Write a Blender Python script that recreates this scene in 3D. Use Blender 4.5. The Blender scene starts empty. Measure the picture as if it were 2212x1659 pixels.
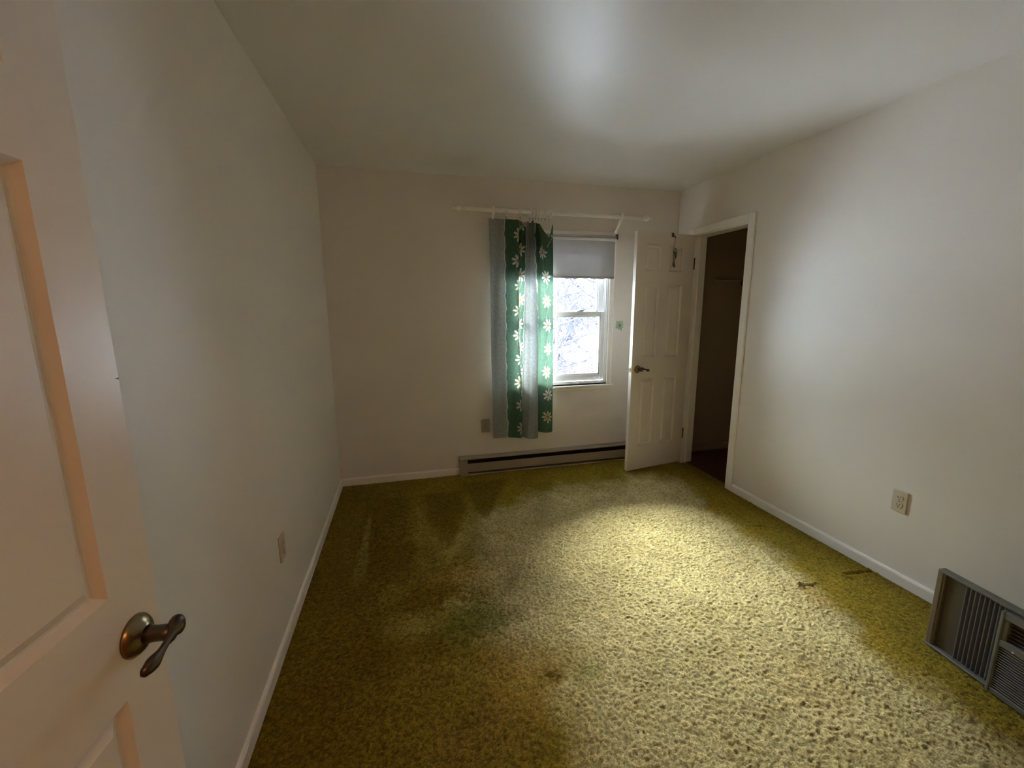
import bpy, math, random
import numpy as np
from mathutils import Vector, Matrix

random.seed(7)
rng = np.random.default_rng(11)
SC = bpy.context.scene
COL = SC.collection
PI = math.pi
W, H, FRONT = 3.017, 2.455, -3.50       # room width, height, y of the wall with the entry door

# ------------------------------------------------------------------ camera
cam_data = bpy.data.cameras.new('camera')
cam = bpy.data.objects.new('camera', cam_data)
COL.objects.link(cam)
fw = Vector((0.24022383, 0.95436257, -0.17743899))
rt = Vector((0.9695091, -0.24500043, -0.00518513))
up = rt.cross(fw)
rot = Matrix((rt, up, -fw)).transposed()
cam.matrix_world = Matrix.Translation((0.5653, -3.5246, 1.4384)) @ rot.to_4x4()
cam_data.sensor_fit = 'HORIZONTAL'
cam_data.sensor_width = 36.0
cam_data.lens = 36.0 * 913.12 / 2212.0
cam_data.clip_start = 0.02
cam_data.clip_end = 500
SC.camera = cam

# ------------------------------------------------------------------ world: bright overcast sky over snow
world = bpy.data.worlds.new('overcast')
SC.world = world
world.use_nodes = True
wn = world.node_tree
wn.nodes.clear()
w_out = wn.nodes.new('ShaderNodeOutputWorld')
w_bg = wn.nodes.new('ShaderNodeBackground')
w_bg.inputs['Color'].default_value = (0.77, 0.86, 1.0, 1)
w_tc = wn.nodes.new('ShaderNodeTexCoord')
w_sep = wn.nodes.new('ShaderNodeSeparateXYZ')
w_map = wn.nodes.new('ShaderNodeMapRange')           # overcast sky: zenith brighter than the horizon
w_map.inputs['From Min'].default_value = 0.0; w_map.inputs['From Max'].default_value = 1.0
w_map.inputs['To Min'].default_value = 2.3; w_map.inputs['To Max'].default_value = 11.0
wn.links.new(w_tc.outputs['Generated'], w_sep.inputs[0]); wn.links.new(w_sep.outputs[2], w_map.inputs['Value'])
wn.links.new(w_map.outputs[0], w_bg.inputs['Strength'])
wn.links.new(w_bg.outputs[0], w_out.inputs[0])

# the sun, a broad soft glow through thin cloud
sl = bpy.data.lights.new('hazy_sun', 'SUN')
sl.energy = 18.0; sl.angle = math.radians(46); sl.color = (1.0, 0.95, 0.86)
so = bpy.data.objects.new('hazy_sun', sl)
COL.objects.link(so)
so.rotation_euler = Vector((-0.12, -1.0, -1.22)).to_track_quat('-Z', 'Y').to_euler()

# daylight portal in the window opening (guides the sky's light, gives none of its own)
pl = bpy.data.lights.new('window_portal', 'AREA')
pl.shape = 'RECTANGLE'; pl.size = 1.0; pl.size_y = 1.3
pl.cycles.is_portal = True
po = bpy.data.objects.new('window_portal', pl)
COL.objects.link(po)
po.location = (1.87, 0.20, 1.38)
po.rotation_euler = (-PI / 2, 0, 0)

# warm lamp of the hallway behind the camera
hl = bpy.data.lights.new('hallway_lamp', 'AREA')
hl.shape = 'RECTANGLE'; hl.size = 1.0; hl.size_y = 0.6
hl.energy = 2.2
hl.color = (1.0, 0.52, 0.20)
ho = bpy.data.objects.new('hallway_lamp', hl)
COL.objects.link(ho)
ho.location = (0.75, -4.6, 2.44)
ho.rotation_euler = (0, 0, 0)

SC.view_settings.view_transform = 'Standard'
SC.view_settings.look = 'None'
SC.view_settings.gamma = 1.0
SC.view_settings.use_curve_mapping = False
SC.view_settings.exposure = 2.4
SC.cycles.use_denoising = True
SC.cycles.max_bounces = 14
SC.cycles.diffuse_bounces = 10
SC.cycles.transparent_max_bounces = 16
SC.cycles.sample_clamp_indirect = 10

# ------------------------------------------------------------------ materials
def new_mat(name):
    m = bpy.data.materials.new(name)
    m.use_nodes = True
    nt = m.node_tree
    b = nt.nodes['Principled BSDF']
    return m, nt, b

def plain(name, col, rough=0.5, metal=0.0, bump=0.0, bscale=200.0, var=0.0, vscale=6.0, spec=0.5, aniso=None):
    m, nt, b = new_mat(name)
    b.inputs['Base Color'].default_value = (*col, 1)
    b.inputs['Roughness'].default_value = rough
    b.inputs['Metallic'].default_value = metal
    b.inputs['Specular IOR Level'].default_value = spec
    tc = nt.nodes.new('ShaderNodeTexCoord')
    if bump:
        n = nt.nodes.new('ShaderNodeTexNoise')
        n.inputs['Scale'].default_value = bscale
        n.inputs['Detail'].default_value = 3
        nt.links.new(tc.outputs['Object'], n.inputs['Vector'])
        bp = nt.nodes.new('ShaderNodeBump')
        bp.inputs['Strength'].default_value = bump
        bp.inputs['Distance'].default_value = 0.002
        nt.links.new(n.outputs['Fac'], bp.inputs['Height'])
        nt.links.new(bp.outputs[0], b.inputs['Normal'])
    if var:
        n = nt.nodes.new('ShaderNodeTexNoise')
        n.inputs['Scale'].default_value = vscale
        n.inputs['Detail'].default_value = 4
        nt.links.new(tc.outputs['Object'], n.inputs['Vector'])
        r = nt.nodes.new('ShaderNodeMapRange')
        r.inputs['To Min'].default_value = 1 - var
        r.inputs['To Max'].default_value = 1 + var
        nt.links.new(n.outputs['Fac'], r.inputs['Value'])
        mx = nt.nodes.new('ShaderNodeVectorMath'); mx.operation = 'SCALE'
        mx.inputs[0].default_value = col
        nt.links.new(r.outputs[0], mx.inputs['Scale'])
        nt.links.new(mx.outputs[0], b.inputs['Base Color'])
    return m

M = {}
M['wall'] = plain('wall_paint', (0.82, 0.78, 0.72), 0.52, bump=0.10, bscale=160, var=0.02, spec=0.5)
M['closetwall_shaded'] = plain('closet_paint_shaded', (0.42, 0.33, 0.24), 0.8, bump=0.10, bscale=160, var=0.03)  # room's wall paint darkened: the closet's shade is put into the colour
M['tan'] = plain('tan_paint', (0.50, 0.29, 0.14), 0.6, bump=0.10, bscale=160, var=0.02)
M['ceil'] = plain('ceiling_paint', (0.78, 0.765, 0.735), 0.42, bump=0.10, bscale=140, var=0.02, spec=0.8)
M['trim'] = plain('trim_paint', (0.90, 0.87, 0.82), 0.4, bump=0.08, bscale=60)
M['door'] = plain('door_paint', (0.82, 0.76, 0.68), 0.32, bump=0.06, bscale=120)
M['vinyl'] = plain('window_vinyl', (0.88, 0.90, 0.92), 0.35)
M['shade'] = None
M['brass'] = plain('aged_brass', (0.30, 0.23, 0.13), 0.28, metal=1.0, var=0.25, vscale=40)
M['brass_dark'] = plain('dark_bronze', (0.13, 0.10, 0.08), 0.35, metal=1.0, var=0.3, vscale=60)
M['steel'] = plain('hinge_steel', (0.16, 0.14, 0.11), 0.5, metal=0.7)
M['dark'] = plain('dark_gap', (0.03, 0.025, 0.022), 0.7)
M['poleWhite'] = plain('white_painted_wood', (0.92, 0.89, 0.84), 0.32, bump=0.03, bscale=80)
M['plate'] = plain('ivory_plastic', (0.62, 0.54, 0.41), 0.4)
M['plate_grey'] = plain('painted_over_plastic', (0.40, 0.36, 0.29), 0.5)
M['slot'] = plain('socket_slot', (0.05, 0.04, 0.03), 0.6)
M['heater'] = plain('heater_enamel', (0.40, 0.34, 0.27), 0.42, var=0.05)
M['fins'] = plain('heater_fins', (0.045, 0.028, 0.022), 0.5, metal=0.3)
M['acgrey'] = plain('grey_plastic', (0.19, 0.19, 0.175), 0.5, var=0.06, vscale=10)
M['acframe'] = plain('tan_plastic', (0.20, 0.155, 0.10), 0.55, var=0.08, vscale=20)
M['acdark'] = plain('brown_plastic', (0.10, 0.08, 0.055), 0.6, var=0.08, vscale=15)
M['pleat'] = plain('pleated_vinyl', (0.17, 0.17, 0.185), 0.55)
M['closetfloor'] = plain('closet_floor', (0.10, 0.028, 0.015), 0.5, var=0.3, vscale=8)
M['wood'] = plain('closet_cleat', (0.42, 0.36, 0.28), 0.5)
M['snow'] = plain('snow', (0.52, 0.55, 0.59), 0.9, bump=0.3, bscale=3, var=0.05, vscale=0.4)
M['bark'] = plain('grey_bark', (0.035, 0.033, 0.045), 0.9, var=0.3, vscale=5)
M['bark2'] = plain('brown_twigs', (0.05, 0.035, 0.045), 0.9, var=0.3, vscale=5)
M['hallfloor'] = plain('hall_floor', (0.22, 0.14, 0.07), 0.6)
M['slab'] = plain('floor_slab', (0.25, 0.22, 0.18), 0.9)
M['siding'] = plain('outer_wall', (0.6, 0.6, 0.58), 0.8)
M['screen_grey'] = plain('track_grey', (0.42, 0.45, 0.48), 0.5)

def glass_mat():
    m = bpy.data.materials.new('window_glass'); m.use_nodes = True
    nt = m.node_tree; nt.nodes.clear()
    o = nt.nodes.new('ShaderNodeOutputMaterial')
    mix = nt.nodes.new('ShaderNodeMixShader')
    t = nt.nodes.new('ShaderNodeBsdfTransparent'); t.inputs[0].default_value = (0.93, 0.96, 0.96, 1)
    g = nt.nodes.new('ShaderNodeBsdfGlossy'); g.inputs['Roughness'].default_value = 0.02
    f = nt.nodes.new('ShaderNodeFresnel'); f.inputs[0].default_value = 1.45
    nt.links.new(f.outputs[0], mix.inputs[0]); nt.links.new(t.outputs[0], mix.inputs[1])
    nt.links.new(g.outputs[0], mix.inputs[2]); nt.links.new(mix.outputs[0], o.inputs[0])
    return m
M['glass'] = glass_mat()

def cloth_shade():
    m = bpy.data.materials.new('roller_shade_cloth'); m.use_nodes = True
    nt = m.node_tree; nt.nodes.clear()
    o = nt.nodes.new('ShaderNodeOutputMaterial')
    mix = nt.nodes.new('ShaderNodeMixShader'); mix.inputs[0].default_value = 0.15
    d = nt.nodes.new('ShaderNodeBsdfDiffuse'); d.inputs[0].default_value = (0.55, 0.54, 0.53, 1)
    t = nt.nodes.new('ShaderNodeBsdfTranslucent'); t.inputs[0].default_value = (0.6, 0.6, 0.63, 1)
    tc = nt.nodes.new('ShaderNodeTexCoord'); n = nt.nodes.new('ShaderNodeTexNoise')
    n.inputs['Scale'].default_value = 400
    nt.links.new(tc.outputs['Object'], n.inputs['Vector'])
    b = nt.nodes.new('ShaderNodeBump'); b.inputs['Strength'].default_value = 0.3; b.inputs['Distance'].default_value = 0.001
    nt.links.new(n.outputs['Fac'], b.inputs['Height']); nt.links.new(b.outputs[0], d.inputs['Normal'])
    nt.links.new(d.outputs[0], mix.inputs[1]); nt.links.new(t.outputs[0], mix.inputs[2])
    nt.links.new(mix.outputs[0], o.inputs[0])
    return m
M['shade'] = cloth_shade()

# ---- curtain print: grey and green stripes, wavy white lines, columns of daisies. UV: u = metres along the cloth, v = height
def curtain_mat():
    m = bpy.data.materials.new('daisy_curtain_cloth'); m.use_nodes = True
    nt = m.node_tree; nt.nodes.clear()
    N = nt.nodes; L = nt.links
    def put(sock, v):
        if hasattr(v, 'is_output') or isinstance(v, bpy.types.NodeSocket): L.new(v, sock)
        else: sock.default_value = v
    def F(op, a, b=0.0, c=0.0, clamp=False):
        n = N.new('ShaderNodeMath'); n.operation = op; n.use_clamp = clamp
        put(n.inputs[0], a); put(n.inputs[1], b)
        if op in ('MULTIPLY_ADD', 'COMPARE', 'SMOOTH_MIN', 'WRAP'): put(n.inputs[2], c)
        return n.outputs[0]
    def mixc(f, a, b):
        n = N.new('ShaderNodeMix'); n.data_type = 'RGBA'
        put(n.inputs[0], f)
        for s, v in ((n.inputs[6], a), (n.inputs[7], b)):
            if isinstance(v, tuple): s.default_value = (*v, 1)
            else: L.new(v, s)
        return n.outputs[2]
    uv = N.new('ShaderNodeUVMap'); uv.uv_map = 'cloth'
    sep = N.new('ShaderNodeSeparateXYZ'); L.new(uv.outputs[0], sep.inputs[0])
    u, v = sep.outputs[0], sep.outputs[1]
    noise = N.new('ShaderNodeTexNoise'); noise.inputs['Scale'].default_value = 55; noise.inputs['Detail'].default_value = 3
    L.new(uv.outputs[0], noise.inputs['Vector'])
    # wavy offset of the stripe borders
    wav = F('ADD', F('MULTIPLY', F('SINE', F('MULTIPLY', v, 38.0)), 0.0035), F('MULTIPLY', F('SINE', F('MULTIPLY', v, 91.0)), 0.0018))
    uw = F('ADD', u, wav)
    ph = F('WRAP', uw, 0.48, 0.0)
    # green where .13 < ph < .37
    green = F('MULTIPLY', F('GREATER_THAN', ph, 0.13), F('LESS_THAN', ph, 0.37))
    d1 = F('ABSOLUTE', F('SUBTRACT', ph, 0.13)); d2 = F('ABSOLUTE', F('SUBTRACT', ph, 0.37))
    line = F('LESS_THAN', F('MINIMUM', d1, d2), 0.0034)
    # small white comma marks on both grounds
    vor = N.new('ShaderNodeTexVoronoi'); vor.inputs['Scale'].default_value = 13
    L.new(uv.outputs[0], vor.inputs['Vector'])
    ring = F('LESS_THAN', F('ABSOLUTE', F('SUBTRACT', vor.outputs['Distance'], 0.13)), 0.02)
    sepc = N.new('ShaderNodeSeparateColor'); L.new(vor.outputs['Color'], sepc.inputs[0])
    ring = F('MULTIPLY', ring, F('GREATER_THAN', sepc.outputs[0], 0.72))
    marks = F('MULTIPLY', ring, F('GREATER_THAN', F('FRACT', F('MULTIPLY', v, 41.0)), 0.35))
    # daisies
    petals = None; cores = None
    for (cu, v0, seed) in ((0.250, 0.412, 0.3), (0.318, 0.505, 1.1), (0.735, 0.488, 0.0)):
        vv = F('SUBTRACT', v, v0 - 0.1)
        idx = F('FLOOR', F('DIVIDE', vv, 0.2))
        lv = F('SUBTRACT', F('SUBTRACT', vv, F('MULTIPLY', idx, 0.2)), 0.1)
        jit = F('MULTIPLY', F('SINE', F('MULTIPLY_ADD', idx, 2.4, seed)), 0.010)
        lu = F('SUBTRACT', F('SUBTRACT', u, cu), jit)
        r = F('SQRT', F('ADD', F('MULTIPLY', lu, lu), F('MULTIPLY', lv, lv)))
        th = F('ARCTAN2', lv, lu)
        th = F('ADD', th, F('MULTIPLY_ADD', idx, 0.9, seed))
        n_pet = 8.0
        k = F('ROUND', F('MULTIPLY', th, n_pet / (2 * PI)))
        dl = F('SUBTRACT', th, F('MULTIPLY', k, 2 * PI / n_pet))
        pa = F('MULTIPLY', r, F('COSINE', dl)); pb = F('MULTIPLY', r, F('SINE', dl))
        pl_len = F('MULTIPLY_ADD', F('SINE', F('MULTIPLY', k, 2.7)), 0.003, 0.034)
        ex = F('DIVIDE', F('SUBTRACT', pa, pl_len), 0.023)
        ey = F('DIVIDE', pb, F('MULTIPLY_ADD', pa, 0.11, 0.0056))
        e = F('ADD', F('MULTIPLY', ex, ex), F('MULTIPLY', ey, ey))
        p_ = F('LESS_THAN', e, 1.0)
        c_ = F('LESS_THAN', r, 0.0125)
        petals = p_ if petals is None else F('MAXIMUM', petals, p_)
        cores = c_ if cores is None else F('MAXIMUM', cores, c_)
        # curling stem between daisies
        sx = F('SUBTRACT', lu, F('MULTIPLY', F('SINE', F('MULTIPLY', v, 31.4)), 0.02))
        stem = F('MULTIPLY', F('LESS_THAN', F('ABSOLUTE', sx), 0.0014), F('GREATER_THAN', r, 0.05))
        marks = F('MAXIMUM', marks, stem)
    nf = noise.outputs['Fac']
    gv = F('MULTIPLY_ADD', nf, 0.7, 0.65)
    grey_c = N.new('ShaderNodeVectorMath'); grey_c.operation = 'SCALE'; grey_c.inputs[0].default_value = (0.33, 0.36, 0.36); L.new(gv, grey_c.inputs['Scale'])
    green_c = N.new('ShaderNodeVectorMath'); green_c.operation = 'SCALE'; green_c.inputs[0].default_value = (0.072, 0.150, 0.100); L.new(gv, green_c.inputs['Scale'])
    c = mixc(green, grey_c.outputs[0], green_c.outputs[0])
    c = mixc(F('MULTIPLY', marks, 0.55), c, (0.45, 0.50, 0.46))
    c = mixc(line, c, (0.62, 0.62, 0.56))
    gp = F('MULTIPLY', petals, green)
    c = mixc(gp, c, (0.66, 0.64, 0.56))
    c = mixc(F('MULTIPLY', cores, green), c, (0.36, 0.25, 0.05))
    o = N.new('ShaderNodeOutputMaterial')
    mix = N.new('ShaderNodeMixShader'); mix.inputs[0].default_value = 0.30
    d = N.new('ShaderNodeBsdfDiffuse'); t = N.new('ShaderNodeBsdfTranslucent')
    geo = N.new('ShaderNodeNewGeometry')           # pale lining on the reverse
    L.new(mixc(geo.outputs['Backfacing'], c, (0.74, 0.74, 0.68)), d.inputs[0])
    L.new(mixc(0.05, c, (0.7, 0.75, 0.7)), t.inputs[0])
    bp = N.new('ShaderNodeBump'); bp.inputs['Strength'].default_value = 0.25; bp.inputs['Distance'].default_value = 0.002
    L.new(nf, bp.inputs['Height']); L.new(bp.outputs[0], d.inputs['Normal'])
    L.new(d.outputs[0], mix.inputs[1]); L.new(t.outputs[0], mix.inputs[2]); L.new(mix.outputs[0], o.inputs[0])
    return m
M['curtain'] = curtain_mat()

def carpet_mat():
    m, nt, b = new_mat('carpet_pile')
    a = nt.nodes.new('ShaderNodeAttribute'); a.attribute_name = 'dye_and_shade'
    tc = nt.nodes.new('ShaderNodeTexCoord')
    n = nt.nodes.new('ShaderNodeTexNoise'); n.inputs['Scale'].default_value = 210; n.inputs['Detail'].default_value = 3
    nt.links.new(tc.outputs['Object'], n.inputs['Vector'])
    r = nt.nodes.new('ShaderNodeMapRange'); r.inputs['To Min'].default_value = 0.45; r.inputs['To Max'].default_value = 1.55
    r.inputs['From Min'].default_value = 0.25; r.inputs['From Max'].default_value = 0.75
    nt.links.new(n.outputs['Fac'], r.inputs['Value'])
    mx = nt.nodes.new('ShaderNodeVectorMath'); mx.operation = 'SCALE'
    nt.links.new(a.outputs['Color'], mx.inputs[0]); nt.links.new(r.outputs[0], mx.inputs['Scale'])
    nt.links.new(mx.outputs[0], b.inputs['Base Color'])
    b.inputs['Roughness'].default_value = 1.0
    b.inputs['Specular IOR Level'].default_value = 0.0
    b.inputs['Sheen Weight'].default_value = 0.12
    b.inputs['Sheen Roughness'].default_value = 0.5
    b.inputs['Sheen Tint'].default_value = (0.9, 0.85, 0.5, 1)
    bp = nt.nodes.new('ShaderNodeBump'); bp.inputs['Strength'].default_value = 0.6; bp.inputs['Distance'].default_value = 0.003
    nt.links.new(n.outputs['Fac'], bp.inputs['Height']); nt.links.new(bp.outputs[0], b.inputs['Normal'])
    return m
M['carpet'] = carpet_mat()

# ------------------------------------------------------------------ mesh helpers
class MB:
    def __init__(s): s.v = []; s.f = []; s.sm = []
    def add(s, vs, fs, smooth=False):
        o = len(s.v); s.v += [tuple(p) for p in vs]
        for f in fs: s.f.append([i + o for i in f]); s.sm.append(smooth)
        return s
    def box(s, x0, x1, y0, y1, z0, z1, b=0.0):
        x0, x1 = min(x0, x1), max(x0, x1); y0, y1 = min(y0, y1), max(y0, y1); z0, z1 = min(z0, z1), max(z0, z1)
        b = min(b, (x1-x0)*.45, (y1-y0)*.45, (z1-z0)*.45)
        if b <= 0:
            vs = [(x, y, z) for x in (x0, x1) for y in (y0, y1) for z in (z0, z1)]
            fs = [(0,1,3,2),(4,6,7,5),(0,4,5,1),(2,3,7,6),(0,2,6,4),(1,5,7,3)]
            return s.add(vs, fs)
        # chamfered box: 24 verts
        vs = []; idx = {}
        X = (x0, x1); Y = (y0, y1); Z = (z0, z1)
        for i in (0,1):
            for j in (0,1):
                for k in (0,1):
                    sx = b if i == 0 else -b; sy = b if j == 0 else -b; sz = b if k == 0 else -b
                    idx[i,j,k,0] = len(vs); vs.append((X[i], Y[j]+sy, Z[k]+sz))
                    idx[i,j,k,1] = len(vs); vs.append((X[i]+sx, Y[j], Z[k]+sz))
                    idx[i,j,k,2] = len(vs); vs.append((X[i]+sx, Y[j]+sy, Z[k]))
        fs = []
        for i in (0,1):
            q = [idx[i,0,0,0], idx[i,1,0,0], idx[i,1,1,0], idx[i,0,1,0]]; fs.append(q[::-1] if i == 0 else q)
            q = [idx[0,i,0,1], idx[0,i,1,1], idx[1,i,1,1], idx[1,i,0,1]]; fs.append(q[::-1] if i == 0 else q)
            q = [idx[0,0,i,2], idx[1,0,i,2], idx[1,1,i,2], idx[0,1,i,2]]; fs.append(q[::-1] if i == 0 else q)
        for j in (0,1):
            for k in (0,1):
                fs.append([idx[0,j,k,1], idx[1,j,k,1], idx[1,j,k,2], idx[0,j,k,2]])
                fs.append([idx[j,0,k,0], idx[j,1,k,0], idx[j,1,k,2], idx[j,0,k,2]])
                fs.append([idx[j,k,0,0], idx[j,k,1,0], idx[j,k,1,1], idx[j,k,0,1]])
        for i in (0,1):
            for j in (0,1):
                for k in (0,1):
                    fs.append([idx[i,j,k,0], idx[i,j,k,1], idx[i,j,k,2]])
        return s.add(vs, fs)
    def tube(s, pts, rad, n=12, cap=True, ell=None, smooth=True, updir=None):
        """sweep; rad: number or list; ell: (a,b) factor lists across the frame"""
        P = [Vector(p) for p in pts]; m = len(P)
        R = rad if isinstance(rad, (list, tuple)) else [rad]*m
        vs = []
        prev = Vector(updir) if updir else None
        for i in range(m):
            t = (P[min(i+1, m-1)] - P[max(i-1, 0)]).normalized()
            a = prev if prev is not None else (Vector((0,0,1)) if abs(t.z) < .9 else Vector((1,0,0)))
            u_ = (a - t*a.dot(t)).normalized(); w_ = t.cross(u_)
            prev = u_
            ea, eb = ell[i] if ell else (1, 1)
            for k in range(n):
                an = 2*PI*k/n
                vs.append(P[i] + (u_*math.cos(an)*ea + w_*math.sin(an)*eb)*R[i])
        fs = []
        for i in range(m-1):
            for k in range(n):
                a0 = i*n+k; a1 = i*n+(k+1) % n
                fs.append((a0, a1, a1+n, a0+n))
        if cap:
            fs.append(tuple(range(n))[::-1]); fs.append(tuple((m-1)*n+k for k in range(n)))
        return s.add(vs, fs, smooth)
    def lathe(s, origin, axis, prof, n=24):
        """prof: list of (distance along axis, radius)"""
        A = Vector(axis).normalized(); O = Vector(origin)
        return s.tube([O + A*d for d, r in prof], [max(r, 1e-5) for d, r in prof], n=n) if _mono(prof) else s._lathe(O, A, prof, n)
    def _lathe(s, O, A, prof, n):
        a = Vector((0,0,1)) if abs(A.z) < .9 else Vector((1,0,0))
        u_ = (a - A*a.dot(A)).normalized(); w_ = A.cross(u_)
        vs = []
        for d, r in prof:
            for k in range(n):
                an = 2*PI*k/n
                vs.append(O + A*d + (u_*math.cos(an) + w_*math.sin(an))*max(r, 1e-5))
        fs = []
        for i in range(len(prof)-1):
            for k in range(n):
                a0 = i*n+k; a1 = i*n+(k+1) % n
                fs.append((a0, a1, a1+n, a0+n))
        fs.append(tuple(range(n))[::-1]); fs.append(tuple((len(prof)-1)*n+k for k in range(n)))
        return s.add(vs, fs, True)
    def torus(s, c, axis, R, r, n=32, k=10, flat=1.0):
        C = Vector(c); A = Vector(axis).normalized()
        a = Vector((0,0,1)) if abs(A.z) < .9 else Vector((1,0,0))
        u_ = (a - A*a.dot(A)).normalized(); w_ = A.cross(u_)
        vs = []
        for i in range(n):
            an = 2*PI*i/n; d = u_*math.cos(an) + w_*math.sin(an)
            for j in range(k):
                bn = 2*PI*j/k
                vs.append(C + d*(R + r*math.cos(bn)) + A*r*flat*math.sin(bn))
        fs = [(i*k+j, ((i+1) % n)*k+j, ((i+1) % n)*k+(j+1) % k, i*k+(j+1) % k) for i in range(n) for j in range(k)]
        return s.add(vs, fs, True)
    def prism(s, poly, axis, a0, a1):
        """extrude 2-D polygon; axis 'x': poly in (y,z), 'y': (x,z), 'z': (x,y)"""
        def P(p, a):
            return {'x': (a, p[0], p[1]), 'y': (p[0], a, p[1]), 'z': (p[0], p[1], a)}[axis]
        n = len(poly)
        vs = [P(p, a0) for p in poly] + [P(p, a1) for p in poly]
        fs = [tuple(range(n)), tuple(range(n, 2*n))[::-1]] + [(i, i+n, (i+1) % n + n, (i+1) % n) for i in range(n)]
        return s.add(vs, fs)
    def build(s, name, mat, parent=None, world=True, fix=True):
        me = bpy.data.meshes.new(name)
        vs = [Vector(p) for p in s.v]
        if parent is not None and world:
            inv = parent.matrix_basis.inverted()
            par = parent.parent
            while par is not None:
                inv = inv @ par.matrix_basis.inverted(); par = par.parent
            vs = [inv @ p for p in vs]
        me.from_pydata([tuple(p) for p in vs], [], s.f)
        me.polygons.foreach_set('use_smooth', s.sm)
        me.validate()
        if fix:
            import bmesh
            bm = bmesh.new(); bm.from_mesh(me)
            bmesh.ops.recalc_face_normals(bm, faces=bm.faces)
            bm.to_mesh(me); bm.free()
        me.materials.append(mat)
        me.update()
        o = bpy.data.objects.new(name, me)
        COL.objects.link(o)
        if parent is not None: o.parent = parent
        return o

def _mono(p):
    return False

def empty(name, loc=(0,0,0), rz=0.0):
    o = bpy.data.objects.new(name, None)
    o.empty_display_size = 0.1
    o.location = loc; o.rotation_euler = (0, 0, rz)
    COL.objects.link(o)
    o.matrix_basis = Matrix.Translation(loc) @ Matrix.Rotation(rz, 4, 'Z')
    return o

def tag(o, label, cat, group=None, kind=None):
    if label: o['label'] = label
    if cat: o['category'] = cat
    if group: o['group'] = group
    if kind: o['kind'] = kind
    return o

def struct(o):
    o['kind'] = 'structure'
    return o

def copy_tree(o, parent=None):
    c = o.copy(); COL.objects.link(c); c.parent = parent
    for ch in list(o.children): copy_tree(ch, c)
    return c

# ================================================================== SETTING
WX0, WX1, WZ0, WZ1 = 1.395, 2.345, 0.755, 2.030     # rough window opening
DY0, DY1, DZ = -0.842, -0.228, 2.045                # closet opening in the right wall
CX = 3.80                                           # closet back wall
# back wall (runs on behind the closet)
m = MB()
m.box(-0.12, WX0, 0, 0.13, -0.05, H); m.box(WX1, W + .115, 0, 0.13, -0.05, H)
m.box(WX0, WX1, 0, 0.13, -0.05, WZ0); m.box(WX0, WX1, 0, 0.13, WZ1, H)
struct(m.build('wall_back', M['wall']))
# left wall
struct(MB().box(-0.12, 0, -5.6, 0, -0.05, H).build('wall_left', M['wall']))
# right wall with closet opening
m = MB()
m.box(W, W + .115, DY1, 0, -0.05, H); m.box(W, W + .115, FRONT - .12, DY0, -0.05, H); m.box(W, W + .115, DY0, DY1, DZ, H)
struct(m.build('wall_right', M['wall']))
# front wall with the entry doorway the camera stands in
m = MB()
m.box(0.86, W + .115, FRONT - .12, FRONT, -0.05, H); m.box(0, 0.03, FRONT - .12, FRONT, -0.05, H); m.box(0.03, 0.86, FRONT - .12, FRONT, 2.06, H)
struct(m.build('wall_front', M['tan']))
# hallway behind the camera
struct(MB().box(1.5, 1.6, -5.6, FRONT - .12, -0.05, H).build('wall_hallway_side', M['tan']))
struct(MB().box(-.12, 1.6, -5.7, -5.6, -0.05, H).build('wall_hallway_end', M['tan']))
struct(MB().box(0, 1.5, -5.6, FRONT - .06, -0.05, 0.0).build('floor_hallway', M['hallfloor']))
# closet shell
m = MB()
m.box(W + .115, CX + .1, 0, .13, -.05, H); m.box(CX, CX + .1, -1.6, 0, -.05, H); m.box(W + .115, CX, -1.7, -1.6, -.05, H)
struct(m.build('wall_closet', M['closetwall_shaded']))
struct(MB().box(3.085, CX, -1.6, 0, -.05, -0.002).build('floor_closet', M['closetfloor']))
# ceiling
struct(MB().box(-0.12, CX + .1, -5.7, 0.13, H, H + .1).build('ceiling', M['ceil']))
# floor under the carpet
struct(MB().box(-0.12, 3.085, FRONT - .06, 0, -.08, -0.02).build('floor', M['slab']))

# baseboards: low, eased top edge, slight unevenness like old painted stock
def base_profile(h=0.062, t=0.013):
    return [(0, 0), (t, 0), (t, h - .012), (t*.75, h - .004), (t*.3, h), (0, h)]
m = MB(); m.prism([(a, b) for a, b in base_profile()], 'y', -0.013, FRONT); struct(m.build('baseboard_left', M['trim']))
m = MB(); m.prism([(-a, b) for a, b in base_profile()], 'x', 0, 0.972); m.prism([(-a, b) for a, b in base_profile()], 'x', 2.86, W)
struct(m.build('baseboard_back', M['trim']))
m = MB(); m.prism([(W - a, b) for a, b in base_profile()], 'y', DY0 - .062, FRONT); m.prism([(W - a, b) for a, b in base_profile()], 'y', 0, DY1 + .062)
struct(m.build('baseboard_right', M['trim']))
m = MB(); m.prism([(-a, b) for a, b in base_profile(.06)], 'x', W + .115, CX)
struct(m.build('baseboard_closet', M['closetwall_shaded']))

# closet opening: jamb lining and flat casing with rounded edges
m = MB()
m.box(W - .004, W + .118, DY0, DY0 + .018, 0, DZ, .002); m.box(W - .004, W + .118, DY1 - .018, DY1, 0, DZ, .002)
m.box(W - .004, W + .118, DY0, DY1, DZ - .018, DZ, .002)
m.box(W + .045, W + .06, DY0 + .018, DY0 + .028, 0, DZ - .018); m.box(W + .045, W + .06, DY1 - .028, DY1 - .018, 0, DZ - .018)
struct(m.build('trim_1', M['trim']))
def casing(y0, y1, z0, z1):
    return MB().box(W - .016, W, y0, y1, z0, z1, .004)
m = MB()
m.box(W - .016, W, DY0 - .056, DY0 + .008, 0, DZ + .052, .005)
m.box(W - .016, W, DY1 - .008, DY1 + .056, 0, DZ + .052, .005)
m.box(W - .0155, W, DY0 + .006, DY1 - .006, DZ - .008, DZ + .052, .005)
struct(m.build('trim_2', M['trim']))
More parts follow.
